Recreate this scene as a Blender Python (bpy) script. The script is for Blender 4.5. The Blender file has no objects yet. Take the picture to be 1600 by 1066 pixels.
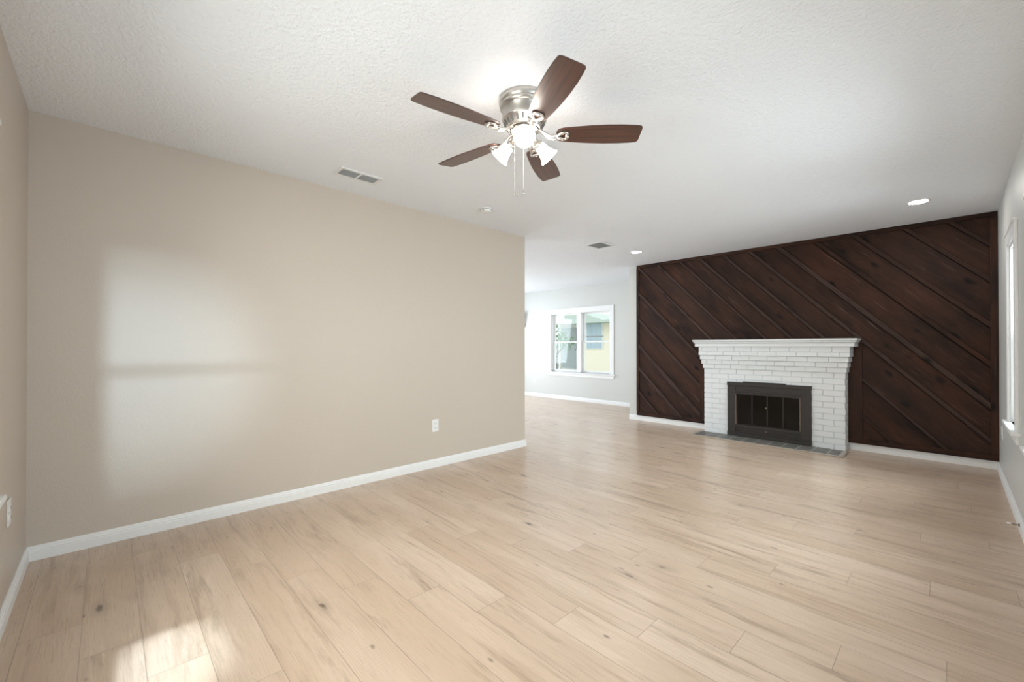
import bpy, bmesh, math, random
from math import sin, cos, pi, radians, sqrt, floor
from mathutils import Vector, Matrix
random.seed(7)
S = bpy.context.scene
COL = S.collection

# ------------------------------------------------------------------ camera
cam_d = bpy.data.cameras.new('camera')
cam = bpy.data.objects.new('camera', cam_d); COL.objects.link(cam)
cam.location = (0, 0, 1.1593)
cam.rotation_euler = (radians(90 + 0.32), 0, radians(46.168))
cam_d.sensor_width = 36; cam_d.lens = 659.87 / 1600 * 36
cam_d.shift_x = -1.34 / 1600; cam_d.shift_y = 5.16 / 1600
cam_d.clip_start = 0.02
S.camera = cam

# ------------------------------------------------------------------ colour management
S.view_settings.view_transform = 'Standard'
S.view_settings.look = 'None'
S.view_settings.gamma = 1
S.view_settings.use_curve_mapping = False
S.view_settings.exposure = 0.17

# ------------------------------------------------------------------ sky
W = bpy.data.worlds.new('sky'); S.world = W; W.use_nodes = True
bg = W.node_tree.nodes['Background']
bg.inputs[0].default_value = (0.86, 0.93, 1.0, 1); bg.inputs[1].default_value = 1.9

# ------------------------------------------------------------------ lights of the place, with added fill lamps
def aim(o, d):
    o.rotation_euler = Vector(d).to_track_quat('-Z', 'Y').to_euler()
def area(name, loc, d, sx, sy, power, color=(0.93, 0.97, 1.0), spread=180):
    l = bpy.data.lights.new(name, 'AREA'); l.shape = 'RECTANGLE'; l.size = sx; l.size_y = sy
    l.energy = power; l.color = color; l.spread = radians(spread)
    o = bpy.data.objects.new(name, l); COL.objects.link(o); o.location = loc; aim(o, d)
    return o
def spot(name, loc, target, power, angle, blend, radius, color=(1, 1, 1)):
    l = bpy.data.lights.new(name, 'SPOT'); l.energy = power; l.spot_size = radians(angle); l.spot_blend = blend
    l.shadow_soft_size = radius; l.color = color
    o = bpy.data.objects.new(name, l); COL.objects.link(o); o.location = loc
    aim(o, Vector(target) - Vector(loc)); return o
DAY = (0.86, 0.94, 1.0); DAY2 = (0.80, 0.91, 1.0)
# daylight through the windows, then fill lamps at openings added for light
area('daylight_back_window', (-1.545, -0.62, 1.40), (0, 1, -0.40), 1.6, 1.2, 47, (1.0, 0.95, 0.87), 160)
area('daylight_near_window', (0.62, 0.95, 1.40), (-1, 0, -0.45), 1.8, 1.2, 17, DAY, 150)
area('fill_added_window', (0.62, 2.95, 1.40), (-1, 0, -0.30), 1.3, 1.2, 40, DAY, 150)  # fill lamp at an added window, evens the light across the room
area('daylight_right_window', (0.95, 4.65, 1.6), (-1, -0.1, -0.3), 0.6, 1.4, 38, DAY, 140)
area('fill_far_side', (-8.35, 5.3, 1.4), (1, 0, -0.12), 2.2, 1.5, 110, DAY2)  # fill lamp behind an unseen opening, brightens the far room
area('fill_far_near', (-6.0, 1.25, 1.2), (0, 1, -0.12), 2.6, 1.9, 46, DAY2)  # second fill lamp, added to light the far wall and fireplace end
# spots added outside to throw the low wall patch and the higher floor patch
spot('wall_patch_spot', (12.5, 0.10, 2.05), (-3.46, 0.14, 1.0), 3900, 6.2, 1.0, 0.17, (0.64, 0.82, 1.0))
spot('sun_patch', (5.3, 0.03, 5.28), (-1.98, 0.17, 0.0), 8500, 2.6, 0.8, 0.05, (0.70, 0.85, 1.0))

# ------------------------------------------------------------------ node helpers
class NT:
    def __init__(s, name):
        s.m = bpy.data.materials.new(name); s.m.use_nodes = True
        s.t = s.m.node_tree; s.n = s.t.nodes; s.p = s.n['Principled BSDF']
    def link(s, a, b): s.t.links.new(a, b)
    def put(s, sock, v):
        if isinstance(v, (int, float)): sock.default_value = v
        elif isinstance(v, (tuple, list)):
            sock.default_value = tuple(v) + ((1,) if len(v) == 3 and len(sock.default_value) == 4 else ())
        else: s.link(v, sock)
    def math(s, op, a, b=0.0, c=None):
        n = s.n.new('ShaderNodeMath'); n.operation = op; s.put(n.inputs[0], a); s.put(n.inputs[1], b)
        if c is not None: s.put(n.inputs[2], c)
        return n.outputs[0]
    def pos(s):
        return s.n.new('ShaderNodeNewGeometry').outputs['Position']
    def obj(s):
        return s.n.new('ShaderNodeTexCoord').outputs['Object']
    def sep(s, v):
        n = s.n.new('ShaderNodeSeparateXYZ'); s.link(v, n.inputs[0]); return n.outputs
    def comb(s, x, y, z):
        n = s.n.new('ShaderNodeCombineXYZ')
        for i, v in enumerate((x, y, z)): s.put(n.inputs[i], v)
        return n.outputs[0]
    def noise(s, v, scale=5, detail=3, rough=0.5, dist=0.0):
        n = s.n.new('ShaderNodeTexNoise'); s.link(v, n.inputs['Vector']); n.inputs['Scale'].default_value = scale
        n.inputs['Detail'].default_value = detail; n.inputs['Roughness'].default_value = rough
        n.inputs['Distortion'].default_value = dist; return n.outputs['Fac']
    def white(s, v):
        n = s.n.new('ShaderNodeTexWhiteNoise'); s.link(v, n.inputs['Vector']); return n.outputs
    def voro(s, v, scale=5, rnd=1.0):
        n = s.n.new('ShaderNodeTexVoronoi'); s.link(v, n.inputs['Vector']); n.inputs['Scale'].default_value = scale
        n.inputs['Randomness'].default_value = rnd
        return n.outputs
    def ramp(s, f, stops):
        n = s.n.new('ShaderNodeValToRGB'); e = n.color_ramp.elements
        while len(e) < len(stops): e.new(0.5)
        for i, (p, c) in enumerate(stops):
            e[i].position = p
            e[i].color = (c, c, c, 1) if isinstance(c, (int, float)) else tuple(c) + (1,)
        s.link(f, n.inputs[0]); return n.outputs[0]
    def mix(s, f, a, b, mode='MIX'):
        n = s.n.new('ShaderNodeMix'); n.data_type = 'RGBA'; n.blend_type = mode
        s.put(n.inputs[0], f); s.put(n.inputs[6], a); s.put(n.inputs[7], b); return n.outputs[2]
    def bump(s, h, strength=0.2, dist=0.01):
        n = s.n.new('ShaderNodeBump'); n.inputs['Strength'].default_value = strength
        n.inputs['Distance'].default_value = dist; s.link(h, n.inputs['Height'])
        s.link(n.outputs[0], s.p.inputs['Normal'])
    def set(s, **k):
        names = dict(color='Base Color', rough='Roughness', metal='Metallic', spec='Specular IOR Level', coat='Coat Weight',
                     coat_rough='Coat Roughness', emis='Emission Color', es='Emission Strength', alpha='Alpha', ior='IOR')
        for a, v in k.items(): s.put(s.p.inputs[names[a]], v)
        return s

def plain(name, color, rough=0.5, metal=0.0, **k):
    t = NT(name)
    n = t.noise(t.obj(), 30, 3)
    t.set(color=t.mix(n, tuple(c * 0.96 for c in color), tuple(min(1, c * 1.04) for c in color)), rough=rough, metal=metal, **k)
    return t.m

def paint(name, color, rough, scale=110, strength=0.25, dist=0.004, spec=0.5):
    t = NT(name); P = t.pos()
    n = t.noise(P, scale, 3, 0.55)
    big = t.noise(P, 1.3, 2)
    t.set(color=t.mix(big, tuple(c * 0.985 for c in color), tuple(c * 1.015 for c in color)), rough=rough, spec=spec)
    t.bump(n, strength, dist)
    return t.m

M = {}
M['wall'] = paint('greige_wall_paint', (0.565, 0.495, 0.425), 0.42)
M['wall_cool_lit'] = paint('wall_paint_cool_light', (0.60, 0.60, 0.575), 0.42)  # cooler light on these walls put into the colour of the wall paint
M['ceiling'] = paint('textured_ceiling_paint', (0.85, 0.875, 0.915), 0.8, 60, 0.8, 0.010, 0.2)
M['trim'] = plain('white_trim_paint', (0.82, 0.82, 0.815), 0.35)
M['white'] = plain('white_plastic', (0.80, 0.80, 0.79), 0.35)
M['vent'] = plain('vent_enamel', (0.78, 0.78, 0.77), 0.4)
M['dark'] = plain('dark_void', (0.03, 0.03, 0.03), 0.8)
M['slot'] = plain('slot_shadow_grey', (0.12, 0.12, 0.12), 0.7)
M['nickel'] = plain('brushed_nickel', (0.56, 0.54, 0.51), 0.36, 1.0)
M['iron_metal'] = plain('polished_nickel', (0.66, 0.63, 0.60), 0.33, 1.0)
M['black_metal'] = plain('black_painted_metal', (0.023, 0.0175, 0.0155), 0.5)
M['door_metal'] = plain('soot_black_metal', (0.007, 0.006, 0.0055), 0.6)
M['bronze'] = plain('tan_metal_edge', (0.20, 0.145, 0.11), 0.4, 0.3)
M['brick'] = paint('white_painted_brick', (0.76, 0.78, 0.79), 0.5, 90, 0.35, 0.004)
M['mortar'] = paint('white_painted_mortar', (0.66, 0.68, 0.69), 0.6, 120, 0.3, 0.003)
M['gap'] = plain('gap_shadow_black', (0.005, 0.0035, 0.003), 0.8)  # shadow black for the lines beside the battens
M['concrete'] = plain('firebox_soot', (0.022, 0.02, 0.018), 0.9)

def glass_mat(name, tint=(1, 1, 1), fac=0.06):
    t = NT(name); nt = t.t
    tr = t.n.new('ShaderNodeBsdfTransparent'); tr.inputs[0].default_value = tuple(tint) + (1,)
    gl = t.n.new('ShaderNodeBsdfGlossy'); gl.inputs['Roughness'].default_value = 0.03
    lw = t.n.new('ShaderNodeLayerWeight'); lw.inputs[0].default_value = 0.12
    f = t.math('MULTIPLY_ADD', lw.outputs['Fresnel'], 0.6, fac * 0.3)
    mx = t.n.new('ShaderNodeMixShader'); t.link(f, mx.inputs[0]); t.link(tr.outputs[0], mx.inputs[1]); t.link(gl.outputs[0], mx.inputs[2])
    t.link(mx.outputs[0], t.n['Material Output'].inputs[0])
    return t.m
M['glass'] = glass_mat('window_glass', (0.97, 0.99, 0.98))
M['smoke_glass'] = glass_mat('smoked_fire_glass', (0.30, 0.28, 0.26), 0.1)

def floor_mat():
    t = NT('light_oak_plank_floor'); P = t.pos(); x, y, z = t.sep(P)
    wv, L = 0.1773, 1.2
    ky = t.math('DIVIDE', t.math('SUBTRACT', y, 0.105), wv)
    k = t.math('FLOOR', ky); fy = t.math('SUBTRACT', ky, k)
    ux = t.math('DIVIDE', t.math('ADD', t.math('SUBTRACT', x, t.math('MULTIPLY', t.math('SUBTRACT', k, 7.0), 0.285)), 1.16), L)
    pi_ = t.math('FLOOR', ux); fx = t.math('SUBTRACT', ux, pi_)
    idv = t.comb(k, pi_, 0.0)
    w = t.white(idv); rv = w['Value']; rr = t.sep(w['Color'])
    # per plank shifted, stretched coordinates
    gx = t.math('ADD', x, t.math('MULTIPLY', rr[0], 37.0)); gy = t.math('ADD', y, t.math('MULTIPLY', rr[1], 19.0))
    warp = t.noise(t.comb(t.math('MULTIPLY', gx, 1.6), t.math('MULTIPLY', gy, 3.0), 0.0), 1.0, 2)
    gyw = t.math('ADD', gy, t.math('MULTIPLY', warp, 0.09))
    fine = t.noise(t.comb(t.math('MULTIPLY', gx, 5.0), t.math('MULTIPLY', gy, 150.0), rv), 1.0, 4, 0.6)
    streak = t.noise(t.comb(t.math('MULTIPLY', gx, 1.1), t.math('MULTIPLY', gyw, 24.0), rv), 1.0, 5, 0.66)
    broad = t.noise(t.comb(t.math('MULTIPLY', gx, 0.8), t.math('MULTIPLY', gyw, 6.0), rv), 1.0, 2, 0.5)
    # cathedral rings
    wn = t.n.new('ShaderNodeTexWave'); wn.wave_type = 'BANDS'; wn.bands_direction = 'Y'
    wn.inputs['Scale'].default_value = 1.0; wn.inputs['Distortion'].default_value = 5.0
    wn.inputs['Detail'].default_value = 2.0; wn.inputs['Detail Scale'].default_value = 1.2
    t.link(t.comb(t.math('MULTIPLY', gx, 2.2), t.math('MULTIPLY', gyw, 44.0), rv), wn.inputs['Vector'])
    rings = t.math('MULTIPLY', wn.outputs['Fac'], t.ramp(t.noise(t.comb(t.math('MULTIPLY', gx, 1.3), t.math('MULTIPLY', gy, 4.0), rv), 1.0, 1), [(0.5, 0.0), (0.62, 1.0)]))
    base = t.mix(rv, (0.595, 0.455, 0.35), (0.68, 0.54, 0.435))
    c = t.mix(t.ramp(broad, [(0.35, 0.0), (0.70, 0.6)]), base, (0.50, 0.36, 0.25))
    c = t.mix(t.math('MULTIPLY', rings, 0.42), c, (0.43, 0.315, 0.225))
    c = t.mix(t.ramp(fine, [(0.4, 0.0), (0.70, 0.5)]), c, (0.46, 0.34, 0.245))
    c = t.mix(t.ramp(streak, [(0.54, 0.0), (0.76, 0.75)]), c, (0.31, 0.21, 0.145))
    # knots
    vk = t.voro(t.comb(t.math('MULTIPLY', gx, 1.8), t.math('MULTIPLY', gyw, 4.6), rv), 1.0)
    kd = t.math('ADD', vk['Distance'], t.math('MULTIPLY', t.noise(P, 22, 3), 0.10))
    keep = t.math('GREATER_THAN', t.sep(vk['Color'])[0], 0.22)
    kf = t.math('MULTIPLY', t.ramp(kd, [(0.085, 1.0), (0.125, 0.0)]), keep)
    kh = t.math('MULTIPLY', t.ramp(kd, [(0.08, 0.55), (0.25, 0.0)]), keep)
    c = t.mix(kh, c, (0.33, 0.25, 0.185)); c = t.mix(t.math('MULTIPLY', kf, 0.8), c, (0.10, 0.075, 0.06))
    v2 = t.voro(t.comb(t.math('MULTIPLY', gx, 5.0), t.math('MULTIPLY', gyw, 11.0), t.math('ADD', rv, 5.0)), 1.0)
    k2 = t.math('MULTIPLY', t.ramp(t.math('ADD', v2['Distance'], t.math('MULTIPLY', t.noise(P, 60, 2), 0.08)), [(0.075, 0.8), (0.15, 0.0)]), t.math('GREATER_THAN', t.sep(v2['Color'])[1], 0.72))
    c = t.mix(k2, c, (0.20, 0.145, 0.11))
    # darker mineral streaks that run through some boards
    ms = t.noise(t.comb(t.math('MULTIPLY', gx, 1.6), t.math('MULTIPLY', gyw, 13.0), t.math('ADD', rv, 9.0)), 1.0, 5, 0.7)
    c = t.mix(t.math('MULTIPLY', t.ramp(ms, [(0.55, 0.0), (0.70, 0.75)]), t.math('GREATER_THAN', rr[2], 0.35)), c, (0.30, 0.215, 0.155))
    # seams
    dy = t.math('MULTIPLY', t.math('MINIMUM', fy, t.math('SUBTRACT', 1.0, fy)), wv)
    dx = t.math('MULTIPLY', t.math('MINIMUM', fx, t.math('SUBTRACT', 1.0, fx)), L)
    d = t.math('MINIMUM', dy, dx)
    seam = t.ramp(t.math('MULTIPLY', d, 100.0), [(0.06, 1.0), (0.20, 0.0)])
    c = t.mix(t.math('MULTIPLY', seam, 0.55), c, (0.20, 0.15, 0.115))
    t.set(color=c, rough=t.math('MULTIPLY_ADD', fine, 0.10, 0.235), spec=0.5)
    h = t.math('SUBTRACT', t.math('MULTIPLY', fine, 0.3), seam)
    t.bump(h, 0.25, 0.0015)
    return t.m
M['floor'] = floor_mat()

QA = radians(45.8)
def stained_mat(name, along, tone=((0.010, 0.0045, 0.0034), (0.066, 0.0255, 0.0135))):       # along: unit grain direction in the wall plane (x, z)
    t = NT(name); P = t.pos(); x, y, z = t.sep(P)
    oi = t.n.new('ShaderNodeObjectInfo').outputs['Random']
    g = t.math('ADD', t.math('MULTIPLY', x, along[0]), t.math('MULTIPLY', z, along[1]))
    q = t.math('ADD', t.math('MULTIPLY', x, -along[1]), t.math('MULTIPLY', z, along[0]))
    g = t.math('ADD', g, t.math('MULTIPLY', oi, 31.0))
    warp = t.noise(t.comb(t.math('MULTIPLY', g, 2.5), t.math('MULTIPLY', q, 6.0), oi), 1.0, 2)
    qw = t.math('ADD', q, t.math('MULTIPLY', warp, 0.05))
    blot = t.noise(t.comb(t.math('MULTIPLY', g, 1.6), t.math('MULTIPLY', q, 5.0), oi), 1.0, 3, 0.6)
    grain = t.noise(t.comb(t.math('MULTIPLY', g, 5.0), t.math('MULTIPLY', qw, 95.0), oi), 1.0, 4, 0.65)
    c = t.mix(t.ramp(blot, [(0.3, 0.0), (0.7, 1.0)]), tone[0], tone[1])
    c = t.mix(t.ramp(grain, [(0.45, 0.0), (0.75, 0.55)]), c, (0.012, 0.006, 0.005))
    c = t.mix(t.math('MULTIPLY', oi, 0.35), c, (0.045, 0.024, 0.019))
    vk = t.voro(t.comb(t.math('MULTIPLY', g, 3.2), t.math('MULTIPLY', qw, 6.5), oi), 1.0)
    kd = t.math('ADD', vk['Distance'], t.math('MULTIPLY', t.noise(P, 26, 3), 0.14))
    keep = t.math('GREATER_THAN', t.sep(vk['Color'])[0], 0.45)
    c = t.mix(t.math('MULTIPLY', t.ramp(kd, [(0.14, 1.0), (0.30, 0.0)]), keep), c, (0.006, 0.004, 0.0035))
    # scuffs where the stain has worn off
    sc = t.noise(t.comb(t.math('MULTIPLY', g, 2.0), t.math('MULTIPLY', q, 60.0), oi), 1.0, 3, 0.7)
    c = t.mix(t.ramp(sc, [(0.62, 0.0), (0.72, 0.5)]), c, (0.17, 0.105, 0.085))
    t.set(color=c, rough=t.math('MULTIPLY_ADD', grain, 0.2, 0.52), spec=0.2)
    t.bump(grain, 0.35, 0.002)
    return t.m
M['stain'] = stained_mat('dark_stained_board', (cos(QA), -sin(QA)))
M['stain_b'] = stained_mat('dark_stained_batten', (cos(QA), -sin(QA)), ((0.034, 0.019, 0.015), (0.072, 0.042, 0.033)))
M['stain_v'] = stained_mat('dark_stained_upright', (0.0, 1.0))
M['stain_h'] = stained_mat('dark_stained_rail', (1.0, 0.0))

def blade_mat():
    t = NT('walnut_fan_blade'); O = t.obj(); x, y, z = t.sep(O)
    gr = t.noise(t.comb(t.math('MULTIPLY', x, 3.0), t.math('MULTIPLY', y, 90.0), 0.0), 1.0, 4, 0.6, 0.2)
    c = t.mix(t.ramp(gr, [(0.35, 0.0), (0.65, 1.0)]), (0.030, 0.009, 0.006), (0.100, 0.033, 0.020))
    t.set(color=c, rough=0.35, spec=0.55, coat=0.6, coat_rough=0.30); return t.m
M['blade'] = blade_mat()

def shade_mat():
    t = NT('lit_frosted_glass'); t.set(color=(0.95, 0.93, 0.9), rough=0.4, emis=(1.0, 0.91, 0.81), es=16.0); return t.m
M['shade'] = shade_mat()
def lens_mat():
    t = NT('lit_downlight_lens'); t.set(color=(0.95, 0.95, 0.95), rough=0.4, emis=(1.0, 0.97, 0.93), es=130.0); return t.m
M['lens'] = lens_mat()

def slate_mat():
    t = NT('slate_hearth_tile'); P = t.pos()
    oi = t.n.new('ShaderNodeObjectInfo').outputs['Random']
    n = t.noise(P, 9, 4, 0.6)
    c = t.mix(t.ramp(n, [(0.3, 0.0), (0.7, 1.0)]), (0.10, 0.09, 0.088), (0.24, 0.225, 0.21))
    c = t.mix(t.math('MULTIPLY', oi, 0.4), c, (0.13, 0.15, 0.13))
    t.set(color=c, rough=0.5); t.bump(t.noise(P, 45, 4), 0.4, 0.003); return t.m
M['slate'] = slate_mat()
M['grout'] = plain('grey_grout', (0.42, 0.40, 0.37), 0.9)
M['threshold'] = plain('oak_edge_strip', (0.42, 0.36, 0.30), 0.4)

# ------------------------------------------------------------------ mesh helpers
def obj(name, bm, mat, parent=None, smooth=False, bevel=0.0, seg=2, recalc=True):
    if recalc: bmesh.ops.recalc_face_normals(bm, faces=bm.faces)
    me = bpy.data.meshes.new(name); bm.to_mesh(me); bm.free()
    if mat is not None:
        for m_ in (mat if isinstance(mat, (list, tuple)) else [mat]): me.materials.append(m_)
    if smooth:
        for p in me.polygons: p.use_smooth = True
    o = bpy.data.objects.new(name, me); COL.objects.link(o)
    if parent is not None: o.parent = parent
    if bevel:
        b = o.modifiers.new('bevel', 'BEVEL'); b.width = bevel; b.segments = seg; b.limit_method = 'ANGLE'; b.angle_limit = radians(40)
    return o
def box(bm, x0, x1, y0, y1, z0, z1, mi=0):
    v = [bm.verts.new(p) for p in ((x0, y0, z0), (x1, y0, z0), (x1, y1, z0), (x0, y1, z0), (x0, y0, z1), (x1, y0, z1), (x1, y1, z1), (x0, y1, z1))]
    for f in ((0, 3, 2, 1), (4, 5, 6, 7), (0, 1, 5, 4), (1, 2, 6, 5), (2, 3, 7, 6), (3, 0, 4, 7)):
        fc = bm.faces.new([v[i] for i in f]); fc.material_index = mi
    return v
def boxes(*L):
    bm = bmesh.new()
    for b in L: box(bm, *b)
    return bm
def prism(bm, pts, ax, a0, a1):
    """extrude a 2-D outline along axis ax (0,1,2); pts are the other two coords in order"""
    def mk(p, a):
        l = list(p); l.insert(ax, a); return bm.verts.new(l)
    A = [mk(p, a0) for p in pts]; B = [mk(p, a1) for p in pts]
    n = len(pts); bm.faces.new(A[::-1]); bm.faces.new(B)
    for i in range(n): bm.faces.new((A[i], A[(i + 1) % n], B[(i + 1) % n], B[i]))
def lathe(bm, prof, n=48, mat=Matrix.Identity(4), cap0=True, cap1=True, mi=0):
    R = []
    for r, z in prof:
        R.append([bm.verts.new(mat @ Vector((r * cos(2 * pi * i / n), r * sin(2 * pi * i / n), z))) for i in range(n)])
    for a, b in zip(R, R[1:]):
        for i in range(n):
            bm.faces.new((a[i], a[(i + 1) % n], b[(i + 1) % n], b[i])).material_index = mi
    if cap0: bm.faces.new(R[0][::-1])
    if cap1: bm.faces.new(R[-1])
def tube(bm, pts, r, n=12):
    pts = [Vector(p) for p in pts]; rs = r if isinstance(r, (list, tuple)) else [r] * len(pts)
    R = []; up = None
    for i, p in enumerate(pts):
        d = (pts[min(i + 1, len(pts) - 1)] - pts[max(i - 1, 0)]).normalized()
        if up is None:
            up = Vector((0, 0, 1)) if abs(d.z) < 0.9 else Vector((1, 0, 0))
        u = (up - d * up.dot(d)).normalized(); v = d.cross(u); up = u
        R.append([bm.verts.new(p + (u * cos(2 * pi * k / n) + v * sin(2 * pi * k / n)) * rs[i]) for k in range(n)])
    for a, b in zip(R, R[1:]):
        for i in range(n): bm.faces.new((a[i], a[(i + 1) % n], b[(i + 1) % n], b[i]))
    bm.faces.new(R[0][::-1]); bm.faces.new(R[-1])
def thing(name, label, cat, loc=(0, 0, 0), rz=0, group=None):
    o = bpy.data.objects.new(name, None); COL.objects.link(o); o.empty_display_size = 0.1
    o.location = loc; o.rotation_euler = (0, 0, rz); o['label'] = label; o['category'] = cat
    if group: o['group'] = group
    return o
def tag(o, label, cat, group=None, kind=None):
    o['label'] = label; o['category'] = cat
    if group: o['group'] = group
    if kind: o['kind'] = kind
    return o
def struct(name, bm, mat, label, cat, **k):
    o = obj(name, bm, mat, **k); o['kind'] = 'structure'; o['label'] = label; o['category'] = cat; return o

# ------------------------------------------------------------------ dimensions
H = 2.44
XW, YB, YE, XR, YF, YFF = -3.46, -0.313, 3.515, 0.2987, 6.067, 7.257
XWL = -3.606; XD = -3.463; XL = -8.0; YS = 1.6
BH, BT = 0.078, 0.014

# ------------------------------------------------------------------ shell
struct('floor', boxes((XL - .15, XR + .15, YB - .15, YFF + .15, -0.12, 0)), M['floor'], 'light oak plank floor running through both rooms', 'floor')
struct('ceiling', boxes((XL - .15, XR + .15, YB - .15, YFF + .15, H, H + .1)), M['ceiling'], 'white textured ceiling over both rooms', 'ceiling')
struct('wall_left', boxes((XWL, XW, YB, YE, 0, H)), M['wall'], 'long plain beige wall ending at the opening to the far room', 'wall')

def wall_x(y0, y1, x0, x1, holes):      # wall running along X with window holes (xa, xb, za, zb)
    bm = bmesh.new(); x = x0
    for xa, xb, za, zb in sorted(holes):
        box(bm, x, xa, y0, y1, 0, H); box(bm, xa, xb, y0, y1, 0, za); box(bm, xa, xb, y0, y1, zb, H); x = xb
    box(bm, x, x1, y0, y1, 0, H); return bm
def wall_y(x0, x1, y0, y1, holes):
    bm = bmesh.new(); y = y0
    for ya, yb, za, zb in sorted(holes):
        box(bm, x0, x1, y, ya, 0, H); box(bm, x0, x1, ya, yb, 0, za); box(bm, x0, x1, ya, yb, zb, H); y = yb
    box(bm, x0, x1, y, y1, 0, H); return bm
ZA, ZB = 0.60, 1.90
struct('wall_back', wall_x(YB - .15, YB, XWL, XR + .15, [(-2.36, -0.73, ZA, ZB)]), M['wall'], 'beige wall at the left edge holding the first window', 'wall')
struct('wall_right', wall_y(XR, XR + .15, YB, YFF + .15, [(-0.03, 1.82, ZA, ZB), (2.30, 3.60, ZA, ZB), (4.37, 4.87, ZA, 1.92)]), M['wall_cool_lit'], 'pale wall at the right edge with a narrow window', 'wall')
struct('wall_front', boxes((XWL, XR, YF, YFF + .15, 0, H)), M['wall_cool_lit'], 'wall behind the dark panelling and fireplace, bare at its left end', 'wall')
struct('wall_far', wall_x(YFF, YFF + .15, XL - .15, XWL, [(-6.30, -4.74, ZA, ZB)]), M['wall_cool_lit'], 'far room wall, its cooler light painted grey, with the double window', 'wall')
struct('wall_far_left', wall_y(XL - .15, XL, YS, YFF, [(4.1, 6.4, 0.5, 2.0)]), M['wall_cool_lit'], 'side wall of the far room', 'wall')  # unseen opening added to let the side fill lamp in
struct('wall_far_near', wall_x(YS - .15, YS, XL - .15, XWL, [(-7.3, -4.7, 0.25, 2.15)]), M['wall_cool_lit'], 'near wall of the far room', 'wall')  # wide opening added here for the second fill lamp

# baseboards: stepped profile (distance from wall, z)
def bprof(): return [(0, 0), (BT, 0), (BT, .046), (BT - .002, .049), (BT - .002, .058), (BT - .006, .064), (BT - .007, .071), (BT - .010, BH), (0, BH)]
def base_x(name, x0, x1, yw, sgn, label):
    bm = bmesh.new(); prism(bm, [(yw + sgn * d, z) for d, z in bprof()], 0, x0, x1)
    return struct(name, bm, M['trim'], label, 'baseboard')
def base_y(name, y0, y1, xw_, sgn, label):
    bm = bmesh.new(); prism(bm, [(xw_ + sgn * d, z) for d, z in bprof()], 1, y0, y1)
    return struct(name, bm, M['trim'], label, 'baseboard')
base_y('baseboard_left', YB, YE + BT, XW, 1, 'white baseboard along the long beige wall')
base_x('baseboard_back', XW, XR, YB, 1, 'white baseboard at the lower left corner')
base_y('baseboard_right', YB, YF, XR, -1, 'white baseboard along the right wall')
base_x('baseboard_front_left', XWL, -2.352, YF, -1, 'white baseboard under the panelling, left of the fireplace')
base_x('baseboard_front_right', -0.826, XR, YF, -1, 'white baseboard under the panelling, right of the fireplace')
base_x('baseboard_far', XL, XWL, YFF, -1, 'white baseboard of the far room below the window')

# ------------------------------------------------------------------ windows
def window_unit(name, label, w, casing_w, n_sash, z0=ZA, z1=ZB, head=True, depth=.15):
    """local frame: x along the wall, y = 0 at the inner wall face, +y outwards, opening from -w/2..w/2"""
    t = thing(name, label, 'window'); t['kind'] = 'structure'
    h = w / 2; c = casing_w
    bm = bmesh.new()                                       # casing around the opening on the wall face
    box(bm, -h - c, -h, -.017, 0, z0, z1 + c); box(bm, h, h + c, -.017, 0, z0, z1 + c)
    box(bm, -h, h, -.017, 0, z1, z1 + c)
    obj('window_casing', bm, M['trim'], t, bevel=.003)
    if head:
        obj('crown_strip', boxes((-h - c - .006, h + c + .006, -.026, 0, z1 + c - .004, z1 + c + .012)), M['trim'], t, bevel=.003)
    obj('window_stool', boxes((-h - c - .045, h + c + .045, -.04, .06, z0 - .022, z0)), M['trim'], t, bevel=.004)
    obj('window_apron', boxes((-h - c, h + c, -.015, 0, z0 - .085, z0 - .022)), M['trim'], t, bevel=.003)
    # jamb liner
    bm = bmesh.new(); j = .018
    box(bm, -h, -h + j, 0, depth, z0, z1); box(bm, h - j, h, 0, depth, z0, z1)
    box(bm, -h + j, h - j, 0, depth, z1 - j, z1); box(bm, -h + j, h - j, .06, depth, z0, z0 + j)
    obj('window_jamb', bm, M['trim'], t)
    mull = .11 if n_sash == 2 else 0
    if mull: obj('mullion', boxes((-mull / 2, mull / 2, -.017, depth - .02, z0 + j, z1 - j)), M['trim'], t, bevel=.003)
    sw = (w - 2 * j - mull) / n_sash; zm = (z0 + z1) / 2 + .01
    for i in range(n_sash):
        xa = -h + j + i * (sw + mull); xb = xa + sw
        for nm, za, zb, y in (('lower_sash', z0 + j, zm + .015, .05), ('upper_sash', zm - .015, z1 - j, .085)):
            f = .03; bm = bmesh.new()
            box(bm, xa, xa + f, y, y + .03, za, zb); box(bm, xb - f, xb, y, y + .03, za, zb)
            box(bm, xa + f, xb - f, y, y + .03, zb - f * .9, zb); box(bm, xa + f, xb - f, y, y + .03, za, za + f)
            s_ = obj(nm, bm, M['trim'], t, bevel=.002)
            obj('pane', boxes((xa + f - .004, xb - f + .004, y + .012, y + .017, za + f - .004, zb - f + .004)), M['glass'], s_)
    return t
w1 = window_unit('window_1', 'white double window of the far room looking onto a yellow house', 1.56, .085, 2)
w1.location = (-5.52, YFF, 0)
w2 = window_unit('window_2', 'narrow white window at the right edge beside the dark panelling', 0.50, .085, 1, ZA, 1.91)
w2.location = (XR, 4.62, 0); w2.rotation_euler = (0, 0, -pi / 2)
w3 = window_unit('window_3', 'window at the left edge of which only the end of its stool shows', 1.63, .085, 2)
w3.location = (-1.545, YB, 0); w3.rotation_euler = (0, 0, pi)
w4 = window_unit('window_4', 'double window in the right wall beside the camera', 1.85, .085, 2)
w5 = window_unit('added_window', 'unseen double window added in the right wall to even out the light', 1.30, .085, 2)  # made-up window in front of the middle fill lamp
w5.location = (XR, 2.95, 0); w5.rotation_euler = (0, 0, -pi / 2)
w4.location = (XR, 0.895, 0); w4.rotation_euler = (0, 0, -pi / 2)

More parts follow.
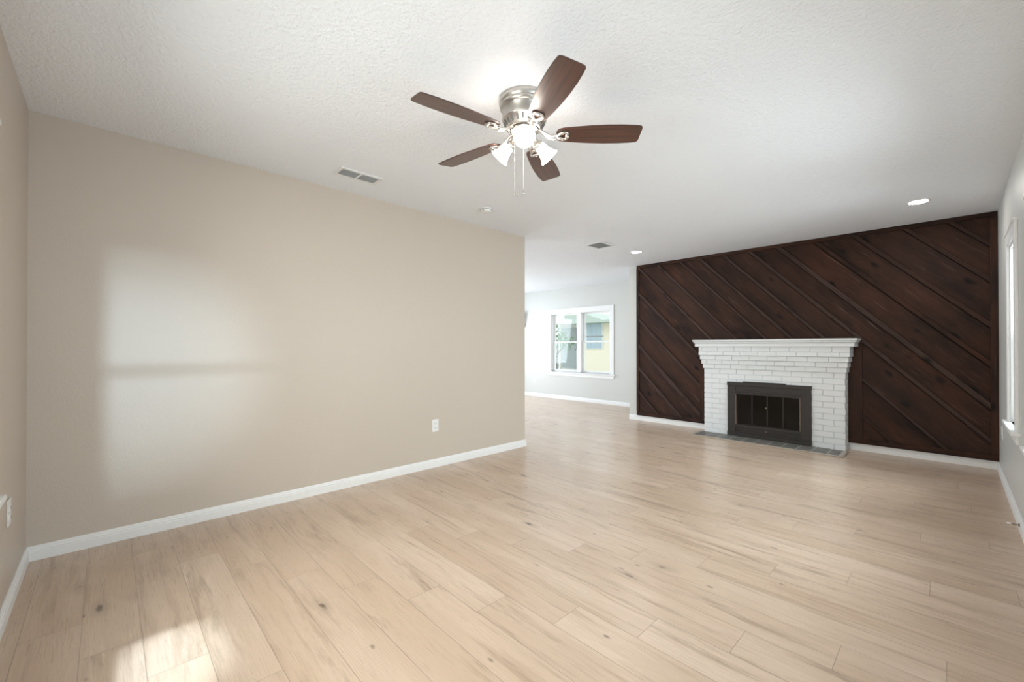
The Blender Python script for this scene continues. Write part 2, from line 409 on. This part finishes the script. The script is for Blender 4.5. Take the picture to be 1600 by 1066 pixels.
# ------------------------------------------------------------------ dark diagonal panelling
pan = thing('wood_paneling', 'dark stained diagonal board and batten panelling around the white fireplace', 'paneling', (XD, YF, 0))
PX0, PX1, PZ0, PZ1 = XD, XR, BH, H
off = Vector((XD, YF, 0))
def clip(poly, a, b, c):      # keep a*x+b*z <= c
    out = []
    for i in range(len(poly)):
        p, q = poly[i], poly[(i + 1) % len(poly)]
        dp, dq = a * p[0] + b * p[1] - c, a * q[0] + b * q[1] - c
        if dp <= 0: out.append(p)
        if dp * dq < 0:
            s = dp / (dp - dq); out.append((p[0] + s * (q[0] - p[0]), p[1] + s * (q[1] - p[1])))
    return out
SA, CA = sin(QA), cos(QA)
def strip_polys(q0, q1, regions):
    R = []
    for x0, x1, z0, z1 in regions:
        P = [(x0, z0), (x1, z0), (x1, z1), (x0, z1)]
        P = clip(P, -SA, -CA, -q0)
        if len(P) > 2: P = clip(P, SA, CA, q1)
        if len(P) > 2:
            a = abs(sum(P[i][0] * P[(i + 1) % len(P)][1] - P[(i + 1) % len(P)][0] * P[i][1] for i in range(len(P)))) / 2
            if a > 1e-4: R.append(P)
    return R
def strip(name, q0, q1, y0, y1, regions, mat, bevel=0.0):
    polys = strip_polys(q0, q1, regions)
    if not polys: return None
    bm = bmesh.new()
    for P in polys: prism(bm, [(x - off.x, z) for x, z in P], 1, y0 - YF, y1 - YF)
    return obj(name, bm, mat, pan, bevel=bevel)
LEFT = (PX0 + .03, -2.40, PZ0 + .05, 1.215); TOP = (PX0 + .03, PX1 - .04, 1.215, PZ1 - .04); RIGHT = (-0.72, PX1 - .04, PZ0 + .05, 1.215)
ALL = [(PX0 + .03, PX1 - .04, PZ0 + .05, PZ1 - .04)]
bat = [(-2.141, .030, 0), (-1.885, .042, 0), (-1.637, .050, 0), (-1.352, .040, 0), (-1.062, .040, 0), (-.786, .030, 0), (-.552, .034, 0),
       (-.302, .030, 0), (-.100, .034, 1), (.128, .034, 1), (.360, .036, 0), (.592, .046, 0), (.870, .040, 0), (1.130, .040, 0), (1.430, .038, 0), (1.664, .034, 0),
       (.058, .028, 2), (-.233, .016, 2)]
edges = [-2.55] + [b[0] for b in bat[:16]] + [1.98]
wid = [0] + [b[1] for b in bat[:16]] + [0]
rail0 = obj('gap_shadow_sheet', boxes((0, PX1 - PX0 - .002, -.0012, -.0002, PZ0, PZ1 - .001)), M['gap'], pan)  # black sheet that draws the shadow lines between boards and battens
X0_, X1_, Z0_, Z1_ = PX0 + .03, PX1 - .04, PZ0 + .05, PZ1 - .04
def region(a, b):
    if b <= -.78: return [(X0_, -1.3, Z0_, Z1_)]
    if b <= .361: return [(X0_, X1_, 1.215, Z1_)]
    return [(X0_, X1_, Z0_, Z1_)]
def boards(edges, wid, reg=None):
    for n_, (a, b) in enumerate(zip(edges, edges[1:])):
        strip('board', a + wid[n_] / 2 - .004, b - wid[n_ + 1] / 2 - .006, YF - .013, YF - .001, reg or region(a, b), M['stain'], .0015)
boards(edges, wid)
LOWR = [(-1.3, X1_, Z0_, 1.2149)]
boards([-.50, -.233, .058, .360], [0, .016, .028, .036], LOWR)
for q, w_, k in bat:
    reg = LOWR if k == 2 else region(q, q)
    if abs(q - .360) < .01: reg = [(X0_, X1_, Z0_, Z1_)]
    strip('batten', q - w_ / 2, q + w_ / 2, YF - .033, YF - .0012, reg, M['stain_b'] if q < .7 else M['stain'], .003)
def rail(name, x0, x1, z0, z1, y0, mat):
    return obj(name, boxes((x0 - off.x, x1 - off.x, y0 - YF, -.0005, z0, z1)), mat, pan, bevel=.003)
rail('top_rail', PX0, PX1 - .001, PZ1 - .045, PZ1 - .001, YF - .030, M['stain_h'])
rail('bottom_rail', PX0, -2.352, PZ0 + .001, PZ0 + .058, YF - .030, M['stain_h'])
rail('bottom_rail', -0.826, PX1 - .001, PZ0 + .001, PZ0 + .058, YF - .030, M['stain_h'])
rail('edge_stile', PX0, PX0 + .038, PZ0 + .058, PZ1 - .045, YF - .036, M['stain_v'])
rail('edge_stile', PX1 - .05, PX1 - .001, PZ0 + .058, PZ1 - .045, YF - .036, M['stain_v'])
rail('flank_board', -0.836, -0.695, PZ0 + .058, 1.215, YF - .034, M['stain_v'])
rail('flank_board', -2.475, -2.340, PZ0 + .058, 1.215, YF - .034, M['stain_v'])

# ------------------------------------------------------------------ fireplace
FX0, FX1, FY = -2.345, -0.820, 5.866
YBK = YF - .0345
fp = thing('fireplace', 'white painted brick fireplace with corbelled mantel and black firebox surround', 'fireplace', ((FX0 + FX1) / 2, YF, 0))
FO = fp.location.copy()
def fbx(bm, x0, x1, y0, y1, z0, z1, mi=0): box(bm, x0 - FO.x, x1 - FO.x, y0 - FO.y, y1 - FO.y, z0, z1, mi)
OX0, OX1, OZ = -2.035, -1.135, 0.70
ch = 0.0669
def course(bm, x0, x1, yf, yb, z0, z1, ph, skip=None, brick=.203):
    j = .0062
    x = x0 - ph
    while x < x1:
        a, b = max(x, x0), min(x + brick, x1)
        segs = [(a, b)]
        if skip:
            segs = []
            if a < skip[0]: segs.append((a, min(b, skip[0])))
            if b > skip[1]: segs.append((max(a, skip[1]), b))
        for s0, s1 in segs:
            if s1 - s0 > .02:
                jit = random.uniform(-.001, .001)
                fbx(bm, s0 + (j / 2 if s0 > x0 + .001 else 0), s1 - (j / 2 if s1 < x1 - .001 else 0), yf + jit, yf + .09, z0 + j / 2, z1 - j / 2)
        x += brick
    # the returns on both sides
    if yb - yf > .1:
        for s, e in ((x0, x0 + .09), (x1 - .09, x1)):
            fbx(bm, s, e, yf + .093, yb, z0 + j / 2, z1 - j / 2)
bm = bmesh.new()
for i in range(13):
    z0 = i * ch; z1 = z0 + ch
    sk = (OX0, OX1) if z1 < OZ - .02 + ch * .6 and z0 < OZ - .01 else None
    course(bm, FX0, FX1, FY, YBK, z0, z1, .10 if i % 2 else 0.0, sk)
obj('brick_face', bm, M['brick'], fp, bevel=.0025, seg=2)
ZC = 13 * ch
bm = bmesh.new()                                          # recessed mortar behind the bricks
m_ = .006
fbx(bm, FX0 + m_, OX0 - .004, FY + m_, YBK, 0, ZC); fbx(bm, OX1 + .004, FX1 - m_, FY + m_, YBK, 0, ZC); fbx(bm, OX0 - .004, OX1 + .004, FY + m_, YBK, OZ, ZC)
fbx(bm, OX0 - .004, OX1 + .004, YF - .04, YBK, 0, OZ)
obj('mortar', bm, M['mortar'], fp)
# corbel courses
st = .012; zc = ZC
bm = bmesh.new(); bmm = bmesh.new()
for i in range(1, 5):
    hh = .0585 if i < 4 else .052
    e = st * i
    course(bm, FX0 - e, FX1 + e, FY - e * 1.5, YBK, zc, zc + hh, (.05, .14, .0, .09)[i - 1])
    fbx(bmm, FX0 - e + m_, FX1 + e - m_, FY - e * 1.5 + m_, YBK, zc, zc + hh)
    zc += hh
e = st * 4                                                 # upper band of bricks, flush with the fourth course
course(bm, FX0 - e, FX1 + e, FY - e * 1.5 + .006, YBK, zc, zc + .062, .16)
fbx(bmm, FX0 - e + m_, FX1 + e - m_, FY - e * 1.5 + m_ + .006, YBK, zc, zc + .062); zc += .062
obj('corbel_bricks', bm, M['brick'], fp, bevel=.0025)
obj('corbel_mortar', bmm, M['mortar'], fp)
e1 = e + .043; e2 = e1 + .013; e3 = e2 + .012
for nm, ee, hh in (('mantel_course', e1, .046), ('mantel_course', e2, .022), ('mantel_shelf', e3, .024)):
    bm = bmesh.new(); fbx(bm, FX0 - ee, FX1 + ee, FY - ee, YBK, zc, zc + hh - .002)
    obj(nm, bm, M['brick'], fp, bevel=.005, seg=3); zc += hh

# black firebox surround
ins = bpy.data.objects.new('firebox_surround', None); COL.objects.link(ins); ins.parent = fp
ins.location = (-1.585 - FO.x, FY - FO.y, 0)
def ib(*L):
    bm = bmesh.new()
    for b in L: box(bm, *b)
    return bm
IW = .4545; IT = .703
G0, G1, GZ0, GZ1 = -.343, .337, .165, .552                 # glazed opening
for xa, xb in ((-IW, G0 - .016), (G1 + .016, IW)):
    obj('surround_stile', ib((xa, xb, -.026, -.001, .035, IT - .045)), M['black_metal'], ins, bevel=.003)
bm = ib((-IW - .004, IW + .004, -.034, -.001, IT - .045, IT), (-.27, .20, -.02, -.004, IT, IT + .012))
obj('top_rail', bm, M['black_metal'], ins, bevel=.003)
bm = ib((G0 - .016, G1 + .016, -.020, -.001, GZ1 + .045, IT - .045), (G0 - .03, G1 + .03, -.031, -.020, GZ1 + .032, GZ1 + .050),
        (G0 - .016, G1 + .016, -.016, .01, GZ1 + .012, GZ1 + .034), (G0 - .02, G1 + .02, -.028, -.010, GZ1, GZ1 + .014))
obj('hood', bm, M['black_metal'], ins, bevel=.002)
bm = ib((G0 - .02, G1 + .02, -.024, .005, GZ0 - .035, GZ0), (G0 - .016, G1 + .016, -.008, .01, .085, GZ0 - .035),
        (-IW - .002, IW + .002, -.036, -.001, .012, .062), (G0 - .016, G1 + .016, -.02, -.001, .062, .085))
obj('bottom_rail', bm, M['black_metal'], ins, bevel=.002)
for xa, xb in ((G0 - .013, G0 - .006), (G1 + .006, G1 + .013)):
    o = obj('metal_edge', ib((xa, xb, -.028, .012, GZ0, GZ1)), M['bronze'], ins, bevel=.001); o['label'] = 'brass edge beside the glass doors, its reflected light painted tan'  # tan colour carries the light that the brass edge reflects
pw = (G1 - G0) / 4
for i in range(4):
    a = G0 + i * pw; b = a + pw; f = .007
    d = obj('glass_door', ib((a, a + f, .004, .016, GZ0, GZ1), (b - f, b, .004, .016, GZ0, GZ1), (a + f, b - f, .004, .016, GZ0, GZ0 + f), (a + f, b - f, .004, .016, GZ1 - f, GZ1),
                             (a + f, b - f, .008, .012, GZ0 + f, GZ1 - f)), M['door_metal'], ins)
    d.data.materials.append(M['smoke_glass'])
    for p in d.data.polygons[-6:]: p.material_index = 1
for x in (-.012,):
    bm = bmesh.new(); lathe(bm, [(.004, 0), (.004, .014), (.010, .016), (.011, .022), (.007, .028)], 16, Matrix.Translation((x, .004, .40)) @ Matrix.Rotation(pi / 2, 4, 'X'))
    obj('door_knob', bm, M['bronze'], ins, smooth=True)
bm = bmesh.new(); lathe(bm, [(.008, 0), (.010, .006), (.005, .010)], 16, Matrix.Translation((-.01, -.008, .108)) @ Matrix.Rotation(pi / 2, 4, 'X'))
obj('damper_knob', bm, M['bronze'], ins, smooth=True)
bm = ib((-.44, -.42, .012, .158, .02, OZ - .02), (.42, .44, .012, .158, .02, OZ - .02), (-.42, .42, .14, .158, .02, OZ - .02), (-.42, .42, .012, .14, .02, .06), (-.42, .42, .012, .14, .62, .66))
obj('firebox_liner', bm, M['concrete'], ins)

# hearth
hz = .012
hearth = thing('hearth', 'low slate tile hearth with wooden edge strip before the fireplace', 'hearth', (-1.585, 5.70, 0))
HX0, HX1, HY0, HY1 = -2.365, -0.835, 5.555, FY - .004
def hb(x0, x1, y0, y1, z0, z1): return (x0 + 1.585, x1 + 1.585, y0 - 5.70, y1 - 5.70, z0, z1)
bm = ib(hb(HX0, HX1, HY0, HY1, .0005, .0105)); obj('grout_bed', bm, M['grout'], hearth)
xs = HX0; i = 0
while xs < HX1 - .02:
    xe = min(xs + .1425, HX1)
    obj('slate_tile', ib(hb(xs + .005, xe - .005, HY0 + .004, HY1 - .001, .004, hz)), M['slate'], hearth, bevel=.002)
    xs += .1425
obj('edge_strip', ib(hb(HX0 - .035, HX1 + .04, HY0 - .035, HY0, .0005, .013), hb(HX1, HX1 + .04, HY0, HY1 + .0, .0005, .013), hb(HX0 - .035, HX0, HY0, HY1, .0005, .013)), M['threshold'], hearth, bevel=.003)

# ------------------------------------------------------------------ ceiling fan
CX, CY = -1.539, 1.560
fan = thing('ceiling_fan', 'five-blade walnut and brushed nickel ceiling fan with three lit glass shades', 'ceiling fan', (CX, CY, H))
bm = bmesh.new()                                            # z measured down from the ceiling
lathe(bm, [(.128, 0), (.130, -.004), (.130, -.026), (.124, -.030), (.124, -.034), (.127, -.037), (.127, -.044), (.118, -.052), (.113, -.056), (.1135, -.098), (.112, -.102)], 64)
obj('motor_housing', bm, M['nickel'], fan, smooth=True, recalc=True).data.polygons
bm = bmesh.new()
lathe(bm, [(.113, -.101), (.115, -.104), (.115, -.109), (.110, -.112), (.088, -.150), (.082, -.154), (.075, -.155)], 64)
sr = obj('vented_ring', bm, M['iron_metal'], fan, smooth=True)
bm = bmesh.new()
n = 22
for i in range(n):
    a = 2 * pi * i / n
    mt = Matrix.Rotation(a, 4, 'Z') @ Matrix.Translation((.1000, 0, -.1305)) @ Matrix.Rotation(radians(30), 4, 'Y')
    vs = box(bm, -.0025, .0025, -.0055, .0055, -.014, .014)
    for v in vs: v.co = mt @ v.co
obj('vent_slots', bm, M['slot'], sr)
bm = bmesh.new()
lathe(bm, [(.072, -.150), (.074, -.156), (.070, -.160), (.050, -.163), (.049, -.168), (.052, -.172), (.052, -.196), (.048, -.202), (.040, -.206), (.038, -.220), (.028, -.232), (.012, -.238), (.006, -.246), (.001, -.248)], 48)
obj('switch_housing', bm, M['nickel'], fan, smooth=True)
bm = bmesh.new(); lathe(bm, [(.0745, -.1525), (.0765, -.1545), (.0765, -.1575), (.0745, -.159)], 48); obj('dark_gasket', bm, M['dark'], fan, smooth=True)

BZ = -.180                                                   # blade height below the ceiling
PITCH = radians(11)
def blade_mesh():
    bm = bmesh.new()
    # half width along the blade: rounded root, widening to 0.52, tip with rounded corners
    prof = [(.165, .020), (.170, .034), (.180, .044), (.200, .051), (.26, .058), (.34, .0655), (.42, .0695), (.50, .069), (.555, .0655), (.585, .062), (.594, .058), (.598, .050), (.600, .040)]
    up = [(x, w) for x, w in prof]; dn = [(x, -w) for x, w in reversed(prof)]
    out = up + dn
    A = [bm.verts.new((x, y, .003)) for x, y in out]; B = [bm.verts.new((x, y, -.003)) for x, y in out]
    bm.faces.new(A); bm.faces.new(B[::-1])
    for i in range(len(out)): bm.faces.new((A[i], B[i], B[(i + 1) % len(out)], A[(i + 1) % len(out)]))
    bmesh.ops.rotate(bm, verts=bm.verts, cent=(0, 0, 0), matrix=Matrix.Rotation(-PITCH, 3, 'X'))
    return bm
def iron_mesh():
    bm = bmesh.new()
    # curved arm from the hub to the blade, then a medallion with a triangular opening
    def P(x, y, z): return Vector((x, y, z))
    pts = [(.068, 0, .022), (.085, 0, .020), (.105, 0, .006), (.128, 0, -.010), (.150, 0, -.014), (.170, 0, -.012)]
    for s in (-1, 1):
        tube(bm, [(x, s * (.006 + .010 * max(0, (x - .09) / .08)), z) for x, y, z in pts], [.008, .0075, .007, .0065, .006, .0055], 10)
    # ring plate (in blade plane) : outer rounded triangle, inner triangular hole
    n = 40; O = []; I = []
    cx = .200
    for i in range(n):
        a = 2 * pi * i / n
        ro = .0315 * (1 + .10 * cos(3 * a + pi)); ri = .015 * (1 + .22 * cos(3 * a + pi))
        O.append((cx + ro * 1.12 * cos(a), ro * sin(a))); I.append((cx + ri * cos(a), ri * sin(a)))
    zt, zb = -.004, -.012
    rings = []
    for pts2, z in ((O, zt), ([(cx + (x - cx) * .96, y * .96) for x, y in O], zb), ([(cx + (x - cx) * 1.15, y * 1.15) for x, y in I], zb), (I, zt)):
        rings.append([bm.verts.new((x, y, z)) for x, y in pts2])
    for a, b in zip(rings, rings[1:] + rings[:1]):
        for i in range(n): bm.faces.new((a[i], a[(i + 1) % n], b[(i + 1) % n], b[i]))
    bmesh.ops.rotate(bm, verts=[v for v in bm.verts if v.co.x > .14], cent=(0, 0, 0), matrix=Matrix.Rotation(-PITCH, 3, 'X'))
    return bm
bl0 = ir0 = None
for i, deg in enumerate((45.0, 117.3, 188.2, 261.2, 332.9)):
    if bl0 is None:
        bl = bl0 = obj('blade', blade_mesh(), M['blade'], fan, bevel=.002); ir = ir0 = obj('blade_iron', iron_mesh(), M['iron_metal'], bl, smooth=True)
        sc0 = []
        for px, py in ((.200, .024), (.200, -.024), (.228, 0)):
            c = Matrix.Rotation(-PITCH, 4, 'X') @ Matrix.Translation((px, py, -.013))
            bm = bmesh.new(); lathe(bm, [(.0045, 0), (.004, -.003), (.001, -.004)], 10, c)
            sc0.append(obj('screw', bm, M['nickel'], bl, smooth=True))
    else:
        bl = bl0.copy(); COL.objects.link(bl); bl.parent = fan
        for c_ in [ir0] + sc0:
            d = c_.copy(); COL.objects.link(d); d.parent = bl
    bl.location = (0, 0, BZ); bl.rotation_euler = (0, 0, radians(deg))

# light kit: three bells
def bell():
    bm = bmesh.new()
    prof = [(.021, 0), (.026, .006), (.029, .018), (.031, .036), (.036, .056), (.044, .074), (.053, .088)]
    inner = [(r - .0025, z) for r, z in reversed(prof)]
    n = 40; pr = prof + inner
    R = [[bm.verts.new((r * cos(2 * pi * i / n), r * sin(2 * pi * i / n), z)) for i in range(n)] for r, z in pr]
    for a, b in zip(R, R[1:]):
        for i in range(n): bm.faces.new((a[i], a[(i + 1) % n], b[(i + 1) % n], b[i]))
    bm.faces.new(R[-1])
    # a bulb inside
    lathe(bm, [(.010, .004), (.012, .020), (.020, .038), (.023, .052), (.019, .066), (.010, .074), (.001, .077)], 20)
    return bm
TILT = radians(52)                                           # angle from straight down
sh0 = None
for deg in (-45.4, 74.6, 194.6):
    a = radians(deg)
    d = Vector((cos(a) * sin(TILT), sin(a) * sin(TILT), -cos(TILT)))
    p0 = Vector((cos(a) * .040, sin(a) * .040, -.190)); p1 = p0 + Vector((cos(a) * .022, sin(a) * .022, -.002)); p2 = p1 + d * .020
    bm = bmesh.new(); tube(bm, [p0, (p0 + p1) / 2, p1, p2], [.012, .012, .012, .013], 14)
    q = d.to_track_quat('Z', 'Y').to_matrix().to_4x4()
    lathe(bm, [(.014, 0), (.024, .004), (.026, .014), (.024, .022), (.020, .024)], 24, Matrix.Translation(p2 - d * .004) @ q)
    arm = obj('lamp_arm', bm, M['nickel'], fan, smooth=True)
    if sh0 is None: sh = sh0 = obj('lamp_shade', bell(), M['shade'], arm, smooth=True)
    else: sh = sh0.copy(); COL.objects.link(sh); sh.parent = arm
    sh.matrix_local = Matrix.Translation(p2 + d * .012) @ q
# pull chains
for (cx_, cy_, zl) in ((-.018, -.052, -.505), (.0, -.006, -.492)):
    bm = bmesh.new()
    tube(bm, [(cx_, cy_, -.185 if cy_ < -.02 else -.245), (cx_, cy_, zl + .03)], .0013, 6)
    z = zl + .05
    ch_ = obj('pull_chain', bm, M['white'], fan)
    bm = bmesh.new(); lathe(bm, [(.001, zl + .032), (.004, zl + .028), (.003, zl + .022), (.0055, zl + .016), (.0058, zl + .004), (.003, zl)], 14, Matrix.Translation((cx_, cy_, 0)))
    obj('chain_pull', bm, M['nickel'], ch_, smooth=True)

# ------------------------------------------------------------------ recessed lights
def downlight(x, y, label):
    t = thing('recessed_light', label, 'ceiling light', (x, y, H), 0, 'recessed ceiling lights')
    bm = bmesh.new(); lathe(bm, [(.062, -.0005), (.078, -.0005), (.080, -.003), (.078, -.006), (.064, -.008), (.062, -.005)], 40, cap0=False, cap1=False)
    obj('trim_ring', bm, M['white'], t, smooth=True)
    bm = bmesh.new(); lathe(bm, [(.063, -.001), (.063, -.005), (.04, -.0065), (.001, -.007)], 40); obj('lens', bm, M['lens'], t, smooth=True)
downlight(-2.95, 5.144, 'round lit recessed ceiling light near the left end of the dark panelling')
downlight(-0.205, 5.149, 'round lit recessed ceiling light near the right end of the dark panelling')

# ------------------------------------------------------------------ vents
def vent(x, y, w, l, rz, sections, label):
    t = thing('ceiling_vent', label, 'vent', (x, y, H), rz, 'white ceiling registers')
    f = .024; bm = bmesh.new()
    box(bm, -w / 2, -w / 2 + f, -l / 2, l / 2, -.008, -.0005); box(bm, w / 2 - f, w / 2, -l / 2, l / 2, -.008, -.0005)
    box(bm, -w / 2 + f, w / 2 - f, -l / 2, -l / 2 + f, -.008, -.0005); box(bm, -w / 2 + f, w / 2 - f, l / 2 - f, l / 2, -.008, -.0005)
    inner = l - 2 * f
    for k in range(1, sections):
        yy = -l / 2 + f + inner * k / sections; box(bm, -w / 2 + f, w / 2 - f, yy - .006, yy + .006, -.0075, -.0005)
    obj('frame', bm, M['vent'], t, bevel=.002)
    obj('duct_opening', boxes((-w / 2 + f, w / 2 - f, -l / 2 + f, l / 2 - f, -.0012, -.0004)), plain('register_shadow_grey', (.30, .30, .30), .7), t)
    bm = bmesh.new(); ww = w - 2 * f; nsl = max(5, int(ww / .013))
    for k in range(nsl):
        xx = -w / 2 + f + ww * (k + .5) / nsl
        vs = box(bm, -.0066, .0066, -l / 2 + f, l / 2 - f, -.0006, .0006)
        for v in vs: v.co = Matrix.Translation((xx, 0, -.0055)) @ (Matrix.Rotation(radians(28), 4, 'Y') @ v.co)
    obj('louvers', bm, M['vent'], t)
vent(-3.078, 1.352, .165, .325, radians(0), 2, 'white two-section ceiling register above the beige wall')
vent(-3.08, 4.470, .25, .30, radians(0), 1, 'small square white ceiling register near the opening to the far room')

# smoke detector
t = thing('smoke_detector', 'small round white smoke detector on the ceiling near the beige wall', 'smoke detector', (-2.995, 2.53, H))
bm = bmesh.new(); lathe(bm, [(.055, 0), (.055, -.006), (.050, -.010), (.050, -.024), (.045, -.031), (.020, -.034), (.001, -.034)], 40)
obj('cover', bm, M['white'], t, smooth=True)
bm = bmesh.new(); lathe(bm, [(.0508, -.013), (.0508, -.018)], 40, cap0=False, cap1=False)
box(bm, .0, .022, -.046, -.030, -.031, -.026)
obj('sensor_slot', bm, M['slot'], t)

# ------------------------------------------------------------------ outlets
def outlet(loc, rz, label):
    """front faces local -Y"""
    t = thing('wall_outlet', label, 'outlet', loc, rz, 'white wall outlets')
    obj('cover_plate', boxes((-.0365, .0365, -.006, 0, -.0585, .0585)), M['white'], t, bevel=.003)
    for s in (-1, 1):
        f = obj('socket', boxes((-.0165, .0165, -.0085, -.005, s * .0205 - .0145, s * .0205 + .0145)), M['white'], t, bevel=.004)
        obj('slots', boxes((-.0085, -.006, -.0090, -.0084, s * .0205 - .004, s * .0205 + .006), (.006, .0085, -.0090, -.0084, s * .0205 - .004, s * .0205 + .005),
                           (-.002, .002, -.0090, -.0084, s * .0205 - .010, s * .0205 - .006)), M['slot'], f)
    return t
outlet((XW, 2.283, .40), pi / 2, 'white wall outlet low on the long beige wall')
outlet((-2.882, YB, .43), pi, 'white wall outlet at the left edge below the window stool')
outlet((-6.82, YFF, .385), 0, 'tiny white wall outlet left of the double window in the far room')
outlet((XR, 5.63, .41), -pi / 2, 'white wall outlet below the narrow right window')

# door stop
t = thing('door_stop', 'small dark metal rod door stop with white tip on the right baseboard', 'door stop', (XR - BT, 4.11, .045))
bm = bmesh.new(); lathe(bm, [(.011, 0), (.011, .003), (.005, .006)], 16, Matrix.Rotation(-pi / 2, 4, 'Y')); obj('mounting_base', bm, M['bronze'], t, smooth=True)
bm = bmesh.new(); tube(bm, [(-.004, 0, 0), (-.036, 0, 0)], .0028, 10); obj('rod', bm, plain('dark_bronze_rod', (.16, .14, .12), .4, .8), t, smooth=True)
bm = bmesh.new(); lathe(bm, [(.0045, .034), (.0055, .036), (.0055, .050), (.004, .053)], 16, Matrix.Rotation(-pi / 2, 4, 'Y')); obj('rubber_tip', bm, M['white'], t, smooth=True)

# unidentified white sliver behind the end of the beige wall, shaped as a lamp
t = thing('white_sliver', 'unidentified white sliver, shaped as a flared lamp, half hidden behind the end of the beige wall', 'unidentified object', (-7.17, YFF, 1.80))
bm = bmesh.new(); lathe(bm, [(.020, -.17), (.022, -.17), (.045, 0), (.060, .13), (.058, .19), (.054, .19), (.042, 0), (.018, -.165)], 32, Matrix.Translation((0, -.08, 0)), cap0=False, cap1=False)
obj('lamp_shade', bm, plain('milk_glass', (.9, .9, .9), .3), t, smooth=True)
bm = bmesh.new(); lathe(bm, [(.05, 0), (.05, .012), (.02, .02), (.012, .08)], 24, Matrix.Translation((0, 0, -.14)) @ Matrix.Rotation(pi / 2, 4, 'X')); obj('mounting_plate', bm, M['nickel'], t, smooth=True)

# ------------------------------------------------------------------ outside the far window
GZ = -0.25
g = obj('lawn', boxes((-30, 6, YFF + .2, 40, GZ - .2, GZ)), plain('dry_grass_and_paving', (.50, .52, .45), .9)); tag(g, 'pale ground outside the far window', 'ground', kind='structure')
M['stucco'] = paint('yellow_stucco', (.80, .72, .57), .8, 60, .3, .004)
M['stucco_w'] = paint('pale_stucco', (.80, .80, .76), .8, 60, .3, .004)
M['soffit'] = plain('grey_green_soffit', (.42, .47, .41), .7)
M['blueglass'] = plain('blue_grey_window_pane', (.36, .45, .50), .15)
M['screen'] = plain('dark_screen', (.13, .17, .16), .7)
hs = thing('neighbor_house', 'pale yellow stucco house seen through the right sash of the far window', 'house', (-8.0, 12.5, GZ))
def hbm(x0, x1, y0, y1, z0, z1): return (x0 + 8, x1 + 8, y0 - 12.5, y1 - 12.5, z0 - GZ, z1 - GZ)
obj('wall', ib(hbm(-9.25, -4.0, 12.5, 17, GZ, 2.01)), M['stucco'], hs)
for zc0, zc1 in ((1.54, 1.98), (1.10, 1.50)):
    wf = obj('window', ib(hbm(-9.16, -8.46, 12.46, 12.50, zc0 - .03, zc1 + .03)), M['stucco_w'], hs)
    for k in range(3):
        a = -9.13 + k * .22
        obj('pane', ib(hbm(a, a + .195, 12.445, 12.458, zc0, zc1)), M['blueglass'], wf)
bm = bmesh.new()
P = [(-9.75, 1.98), (-4.0, 1.98), (-4.0, 2.06), (-8.12, 2.06), (-9.06, 2.38), (-9.75, 2.38)]
prism(bm, [(x + 8, z - GZ) for x, z in P], 1, -.55, 1.5); obj('roof_edge', bm, M['soffit'], hs)
h2 = thing('screened_porch', 'pale porch with white post and beam seen through the left sash', 'porch', (-10.5, 13.2, GZ))
def pb(x0, x1, y0, y1, z0, z1): return (x0 + 10.5, x1 + 10.5, y0 - 13.2, y1 - 13.2, z0 - GZ, z1 - GZ)
obj('roof_beam', ib(pb(-13.5, -9.85, 12.6, 16, 2.05, 2.9)), M['stucco_w'], h2)
obj('post', ib(pb(-10.80, -10.74, 12.9, 12.98, GZ, 2.05)), M['stucco_w'], h2)
obj('back_wall', ib(pb(-13.5, -9.3, 16.0, 16.2, GZ, 2.9)), plain('grey_porch_wall', (.40, .44, .43), .8), h2)
wf = obj('window', ib(pb(-12.3, -11.5, 15.93, 16.0, 1.0, 2.1)), M['screen'], h2)
obj('ledge', ib(pb(-13.2, -9.9, 12.8, 13.6, GZ, .28)), M['stucco_w'], h2)
tr = thing('garden_tree', 'leafy green shrub growing before the screened porch', 'tree', (-10.0, 12.3, GZ))
rnd = random.Random(3)
bm = bmesh.new()
for (cx_, cz_, rr_, n_) in ((-.35, 1.75, .28, 150), (0.15, 1.62, .22, 90), (-.75, 1.35, .22, 90), (-.9, 1.9, .18, 60)):
    for k in range(n_):
        c = Vector((cx_ + rnd.gauss(0, rr_ * .6), rnd.gauss(0, .22), cz_ + rnd.gauss(0, rr_ * .6)))
        u = Vector((rnd.gauss(0, 1), rnd.gauss(0, 1), rnd.gauss(0, 1))).normalized(); v = u.orthogonal().normalized()
        a_, b_ = .065, .022
        q_ = [bm.verts.new(c + u * a_), bm.verts.new(c + v * b_), bm.verts.new(c - u * a_), bm.verts.new(c - v * b_)]
        bm.faces.new(q_)
obj('foliage', bm, plain('green_leaves', (.12, .24, .08), .6), tr, recalc=False)
bm = bmesh.new(); tube(bm, [(-.4, 0, 0), (-.42, 0, .8), (-.36, 0, 1.7)], [.035, .03, .015], 8); tube(bm, [(-.42, 0, .8), (-.8, .05, 1.5)], [.02, .01], 8); tube(bm, [(-.40, 0, 1.1), (.1, .05, 1.6)], [.02, .008], 8)
obj('trunk', bm, plain('bark', (.16, .12, .09), .8), tr, smooth=True)
